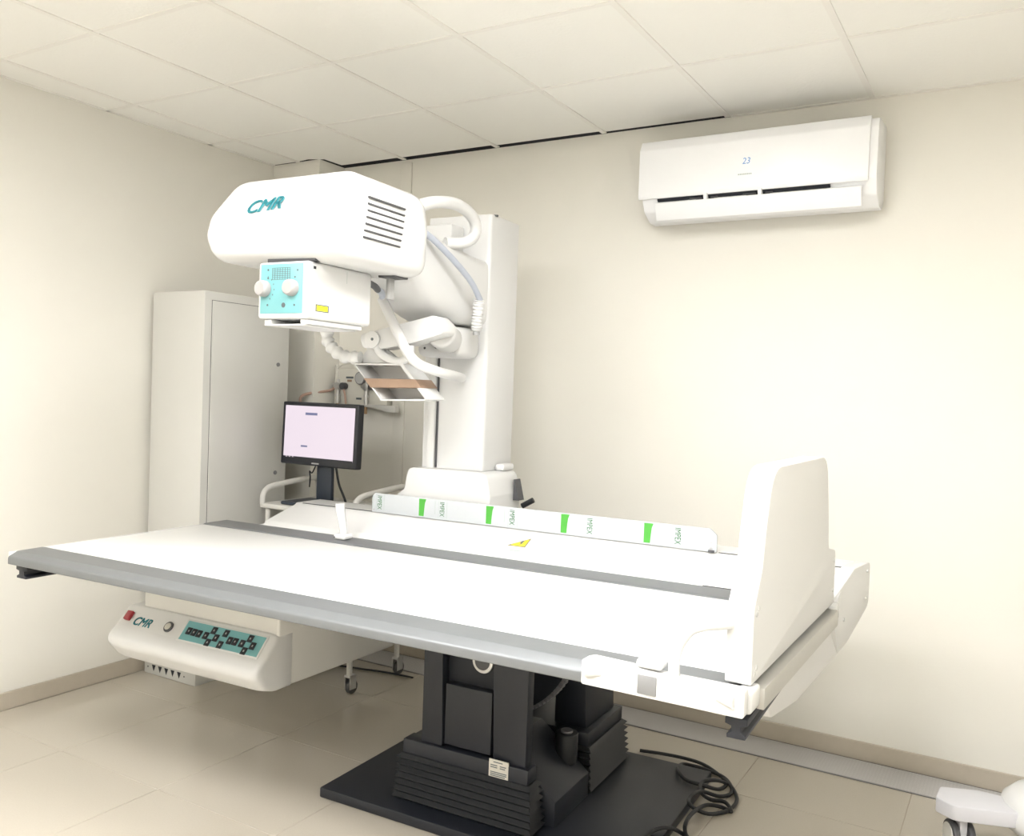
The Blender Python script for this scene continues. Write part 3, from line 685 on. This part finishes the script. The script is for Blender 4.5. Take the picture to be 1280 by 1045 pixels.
TL = Matrix.Translation((.79, MY, 1.24)) @ Matrix.Rotation(math.radians(-2), 4, 'X') @ Matrix.Translation((-.79, -MY, -1.24))
bz = t.part('bezel', 'screen_black', B().box(MX0, MX1, MY, MY+.045, MZ0, MZ1+.006, bev=.008, seg=3, mtx=TL))
sc = t.part('screen', 'screen', B().box(MX0+.022, MX1-.022, MY-.0015, MY+.002, MZ0+.034, MZ1-.014, mtx=TL), bz, label='lit pale pink screen')
t.part('screen_bar', 'screen_black', B().box(MX0+.022, MX1-.022, MY-.0022, MY-.0012, MZ0+.034, MZ0+.041, mtx=TL), bz)
t.part('screen_window', 'screen_ink', B().box(.697, .778, MY-.0022, MY-.0012, 1.344, 1.357, mtx=TL), bz)
t.part('screen_window', 'screen_ink', B().box(.676, .720, MY-.0022, MY-.0012, 1.180, 1.189, mtx=TL), bz)
b = B()
for k in range(3): b.box(.575+k*.022, .585+k*.022, MY-.0026, MY-.002, MZ0+.0355, MZ0+.0395, mtx=TL)
t.part('screen_icons', 'screen', b, bz)
t.part('brand_strip', 'mid_grey', B().box(.755, .803, MY-.001, MY+.001, MZ0+.009, MZ0+.016, mtx=TL), bz)
t.part('neck', 'monitor_stand', B().box(.742, .842, MY+.048, MY+.072, TZ+.018, 1.20, bev=.004))
t.part('stand_base', 'monitor_stand', B().box(.60, .985, MY-.06, MY+.155, TZ+.001, TZ+.018, bev=.006))
t.part('cable', 'black_rubber', B().tube([(.86, MY+.06, 1.09), (.875, MY+.07, 1.0), (.905, MY+.08, .93), (.915, MY+.09, .882)], .006, n=8))
t.part('cable', 'black_rubber', B().tube([(.735, MY+.05, 1.09), (.70, MY+.06, 1.045), (.672, MY+.07, 1.05), (.668, MY+.08, 1.02), (.655, MY+.09, .965)], .0035, n=8))

# ================================================================== GAS PANEL ON FAR WALL
t = Thing('gas_outlet_panel', 'beige wall panel with pressure regulators and hoses', 'gas panel', (.6, -.02, 1.37), machine=False)
t.part('board', 'gas_panel', B().box(.385, .77, -.05, -.0005, 1.375, 1.60, bev=.006))
t.part('shelf', 'ivory', B().prism([(.60, 1.40), (.86, 1.40), (.86, 1.362), (.80, 1.362), (.70, 1.385), (.60, 1.385)], 'y', -.085, -.0505, bev=.003))
for x, g in ((.422, False), (.635, True)):
    r = t.part('regulator', 'steel', B().cyl((x, -.0355, 1.50), (x, -.085, 1.50), .022, n=18, bev=.003).cyl((x, -.07, 1.50), (x, -.07, 1.40), .010, n=12).cyl((x, -.07, 1.44), (x, -.07, 1.452), .016, n=12).cyl((x, -.07, 1.415), (x, -.07, 1.425), .015, n=12).cyl((x-.035, -.07, 1.50), (x+.04, -.07, 1.50), .009, n=12).cyl((x, -.07, 1.50), (x, -.07, 1.54), .008, n=10))
    t.part('tip', 'brass', B().cyl((x, -.07, 1.4), (x, -.07, 1.345), .009, n=12, bev=.002), r)
    if g:
        gg = t.part('gauge', 'dark_steel', B().cyl((x-.035, -.0505, 1.548), (x-.035, -.09, 1.548), .038, n=24, bev=.003), r)
        t.part('dial', 'mid_grey', B().cyl((x-.035, -.090, 1.548), (x-.035, -.0915, 1.548), .031, n=24), r)
    t.part('knob', 'dark_grey', B().cyl((x+.045, -.055, 1.50), (x+.045, -.09, 1.50), .020, n=16, bev=.003), r)
t.part('pipe', 'gas_panel', B().cyl((.395, -.05, 1.38), (.395, -.05, 1.62), .012, n=12))
t.part('pipe', 'gas_panel', B().tube([(.41, -.06, 1.60), (.45, -.06, 1.625), (.52, -.05, 1.63), (.60, -.045, 1.615), (.66, -.04, 1.59)], .005, n=8))
t.part('hose', 'red_hose', B().tube([(.405, -.075, 1.49), (.37, -.09, 1.47), (.335, -.26, 1.44), (.32, -.26, 1.38), (.33, -.24, 1.30)], .008, n=8))
t.part('hose', 'red_hose', B().tube([(.465, -.075, 1.49), (.49, -.085, 1.45), (.50, -.085, 1.39), (.50, -.08, 1.34)], .006, n=8))
t.part('name_strip', 'print', B().box(.465, .52, -.0515, -.0502, 1.545, 1.556))
t.part('name_strip', 'wood', B().box(.475, .508, -.0515, -.0502, 1.525, 1.538))
t.part('name_strip', 'print', B().box(.545, .585, -.0515, -.0502, 1.425, 1.436))

# ================================================================== AIR CONDITIONER
t = Thing('air_conditioner', 'white wall-mounted air conditioner with open louvre', 'air conditioner', (2.8, -.1, 2.30), machine=False)
acp = round_poly([(-.0005, 2.345), (-.0005, 2.648), (-.185, 2.640), (-.205, 2.60), (-.212, 2.40), (-.175, 2.335), (-.10, 2.30), (-.03, 2.30)], [.005, .02, .03, .04, .03, .03, .03, .02], 4)
t.part('body', 'bright_white', B().prism(acp, 'x', 2.325, 3.315, bev=.008, seg=3))
fp = t.part('front_panel', 'bright_white', B().prism(round_poly([(-.19, 2.647), (-.205, 2.645), (-.228, 2.60), (-.228, 2.40), (-.222, 2.385), (-.213, 2.385)], [.002, .02, .03, .01, .004, .002], 4), 'x', 2.315, 3.285, bev=.004))
t.text('temperature_display', '23', 'led', (2.782, -.2287, 2.497), (1, 0, 0), (0, 0, 1), w=.034, h=.026, shear=.2, parent=fp, ext=.0006, off=.0)
b = B()
for k in range(8): b.box(2.766+k*.0075, 2.771+k*.0075, -.2286, -.228, 2.452, 2.457)
t.part('brand_lettering', 'soft_print', b, fp)
t.part('air_outlet', 'black_matte', B().prism([(-.2135, 2.384), (-.200, 2.366), (-.195, 2.37), (-.2085, 2.388)], 'x', 2.40, 3.14))
LM = Matrix.Translation((0, -.198, 2.375)) @ Matrix.Rotation(math.radians(22), 4, 'X') @ Matrix.Translation((0, .198, -2.352))
lv_ = t.part('louvre', 'bright_white', B().box(2.395, 3.262, -.232, -.224, 2.272, 2.352, bev=.003, mtx=LM))
b = B()
for a, c in ((2.395, 2.58), (2.66, 2.80), (2.90, 3.262)): b.box(a, c, -.224, -.19, 2.345, 2.351, bev=.001, mtx=LM)
t.part('louvre_blade', 'bright_white', b, lv_)
for x in (2.625, 2.86):
    t.part('louvre_hinge', 'bright_white', B().box(x-.008, x+.008, -.226, -.19, 2.335, 2.378, bev=.002, mtx=LM), lv_)
    for a, c in ((-.075, -.02), (.02, .05)): t.part('vane', 'dark_grey', B().box(x+a, x+c, -.212, -.20, 2.349, 2.358, mtx=LM), lv_)

# ================================================================== FLOOR CHANNEL COVER
t = Thing('channel_cover', 'patterned steel cover plates along the base of the far wall', 'floor cover', (2.6, -.12, .0005), machine=False)
for a, bb_ in ((.40, 2.238), (2.24, 3.958), (3.96, RX-.02)):
    t.part('plate', 'checker_plate', B().box(a, bb_, -.222, -.022, .0005, .005, bev=.001, seg=1))
t.part('edge_joint', 'black_matte', B().box(.40, RX-.02, -.2215, -.0125, .0003, .0025))
t.part('edge_strip', 'dark_steel', B().box(.40, RX-.02, -.229, -.2225, .0005, .004))

# ================================================================== CABLE COIL
def fp_(u, v, z):
    d = ((u-640)/FPX)*r2+((v-522.5)/FPX)*d2+fwd
    k = (z-CAM.z)/d.z; return CAM+d*k
def lay(pts):
    out = []
    for k, (u, v) in enumerate(pts):
        p = fp_(u, v, .010); q = w2m(p)
        on_plate = (1.69 < q.x < 2.935 and -1.56 < q.y < -.58)
        z = .0475 if on_plate else .010
        if on_plate: p = fp_(u, v, z)
        out.append((p.x, p.y, z + 0.0022*(k % 3)))
    return out
c1 = [(800, 938), (840, 945), (875, 955), (898, 968), (915, 985), (921, 1002), (910, 1013), (885, 1018), (864, 1009), (862, 998), (876, 990), (900, 997), (915, 990), (908, 975), (890, 966), (870, 958), (852, 956), (848, 965), (858, 975), (878, 982), (898, 988), (908, 980), (895, 976), (878, 979), (876, 990), (888, 1000), (906, 1004)]
c1 += [(914, 1014), (900, 1009), (882, 1008), (866, 1016), (857, 1030), (857, 1044), (866, 1058), (858, 1066), (820, 1066), (803, 1056), (815, 1040), (835, 1036), (853, 1042), (866, 1054), (885, 1075)]
solo(B().tube(lay(c1), .0072, n=8, sm=5).build('coiled_cable', 'black_rubber'), 'black cable coiled in loops over the corner of the base plate', 'cable')
solo(B().tube([(.62, -.42, .006), (.85, -.36, .006), (1.05, -.32, .008), (1.2, -.30, .006)], .005, n=8).build('floor_cable', 'black_rubber'), 'thin black cable on the floor below the white trolley', 'cable')

# ================================================================== MOBILE DEVICE BASE (right edge)
t = Thing('mobile_unit', 'white wheeled equipment base with grey outrigger by the far wall', 'medical equipment', (3.98, -.50, 0), machine=False)
t.part('base_shell', 'white_gloss', B().lathe([(0.0, .10), (.17, .10), (.20, .115), (.21, .145), (.20, .185), (.17, .215), (.12, .232), (0.0, .24)], (4.05, -.50, 0), n=40), ang=60)
t.part('post', 'white_gloss', B().cyl((4.10, -.46, .238), (4.10, -.46, .95), .05, n=28, bev=.006))
lg = round_poly([(3.66, -.66), (3.72, -.70), (3.90, -.64), (3.92, -.52), (3.78, -.515), (3.665, -.56)], [.02, .03, .03, .03, .04, .02], 5)
t.part('outrigger', 'device_grey', B().prism(lg, 'z', .135, .185, bev=.006, seg=3))
def caster(x, y, a):
    m = Matrix.Translation((x, y, 0)) @ Matrix.Rotation(a, 4, 'Z')
    for s in (-1, 1):
        p0, p1 = m @ Vector((s*.014, 0, .056)), m @ Vector((s*.036, 0, .056))
        wv = t.part('wheel', 'dark_grey', B().cyl(p0, p1, .055, n=28, bev=.006))
        q0, q1 = m @ Vector((s*.036, 0, .056)), m @ Vector((s*.039, 0, .056))
        t.part('wheel_cover', 'ivory', B().cyl(q0, q1, .044, n=26, bev=.001), wv)
    t.part('caster_fork', 'device_grey', B().box(-.0125, .0125, -.03, .03, .03, .136, bev=.004, mtx=m))
caster(3.735, -.625, math.radians(25))
caster(4.27, -.62, math.radians(-20))
caster(4.10, -.28, 0)
t.part('outrigger', 'device_grey', B().prism(round_poly([(4.20, -.55), (4.18, -.66), (4.29, -.68), (4.32, -.60)], .02, 4), 'z', .135, .185, bev=.006))
t.part('outrigger', 'device_grey', B().prism(round_poly([(4.06, -.35), (4.14, -.35), (4.14, -.24), (4.06, -.24)], .02, 4), 'z', .135, .185, bev=.006))
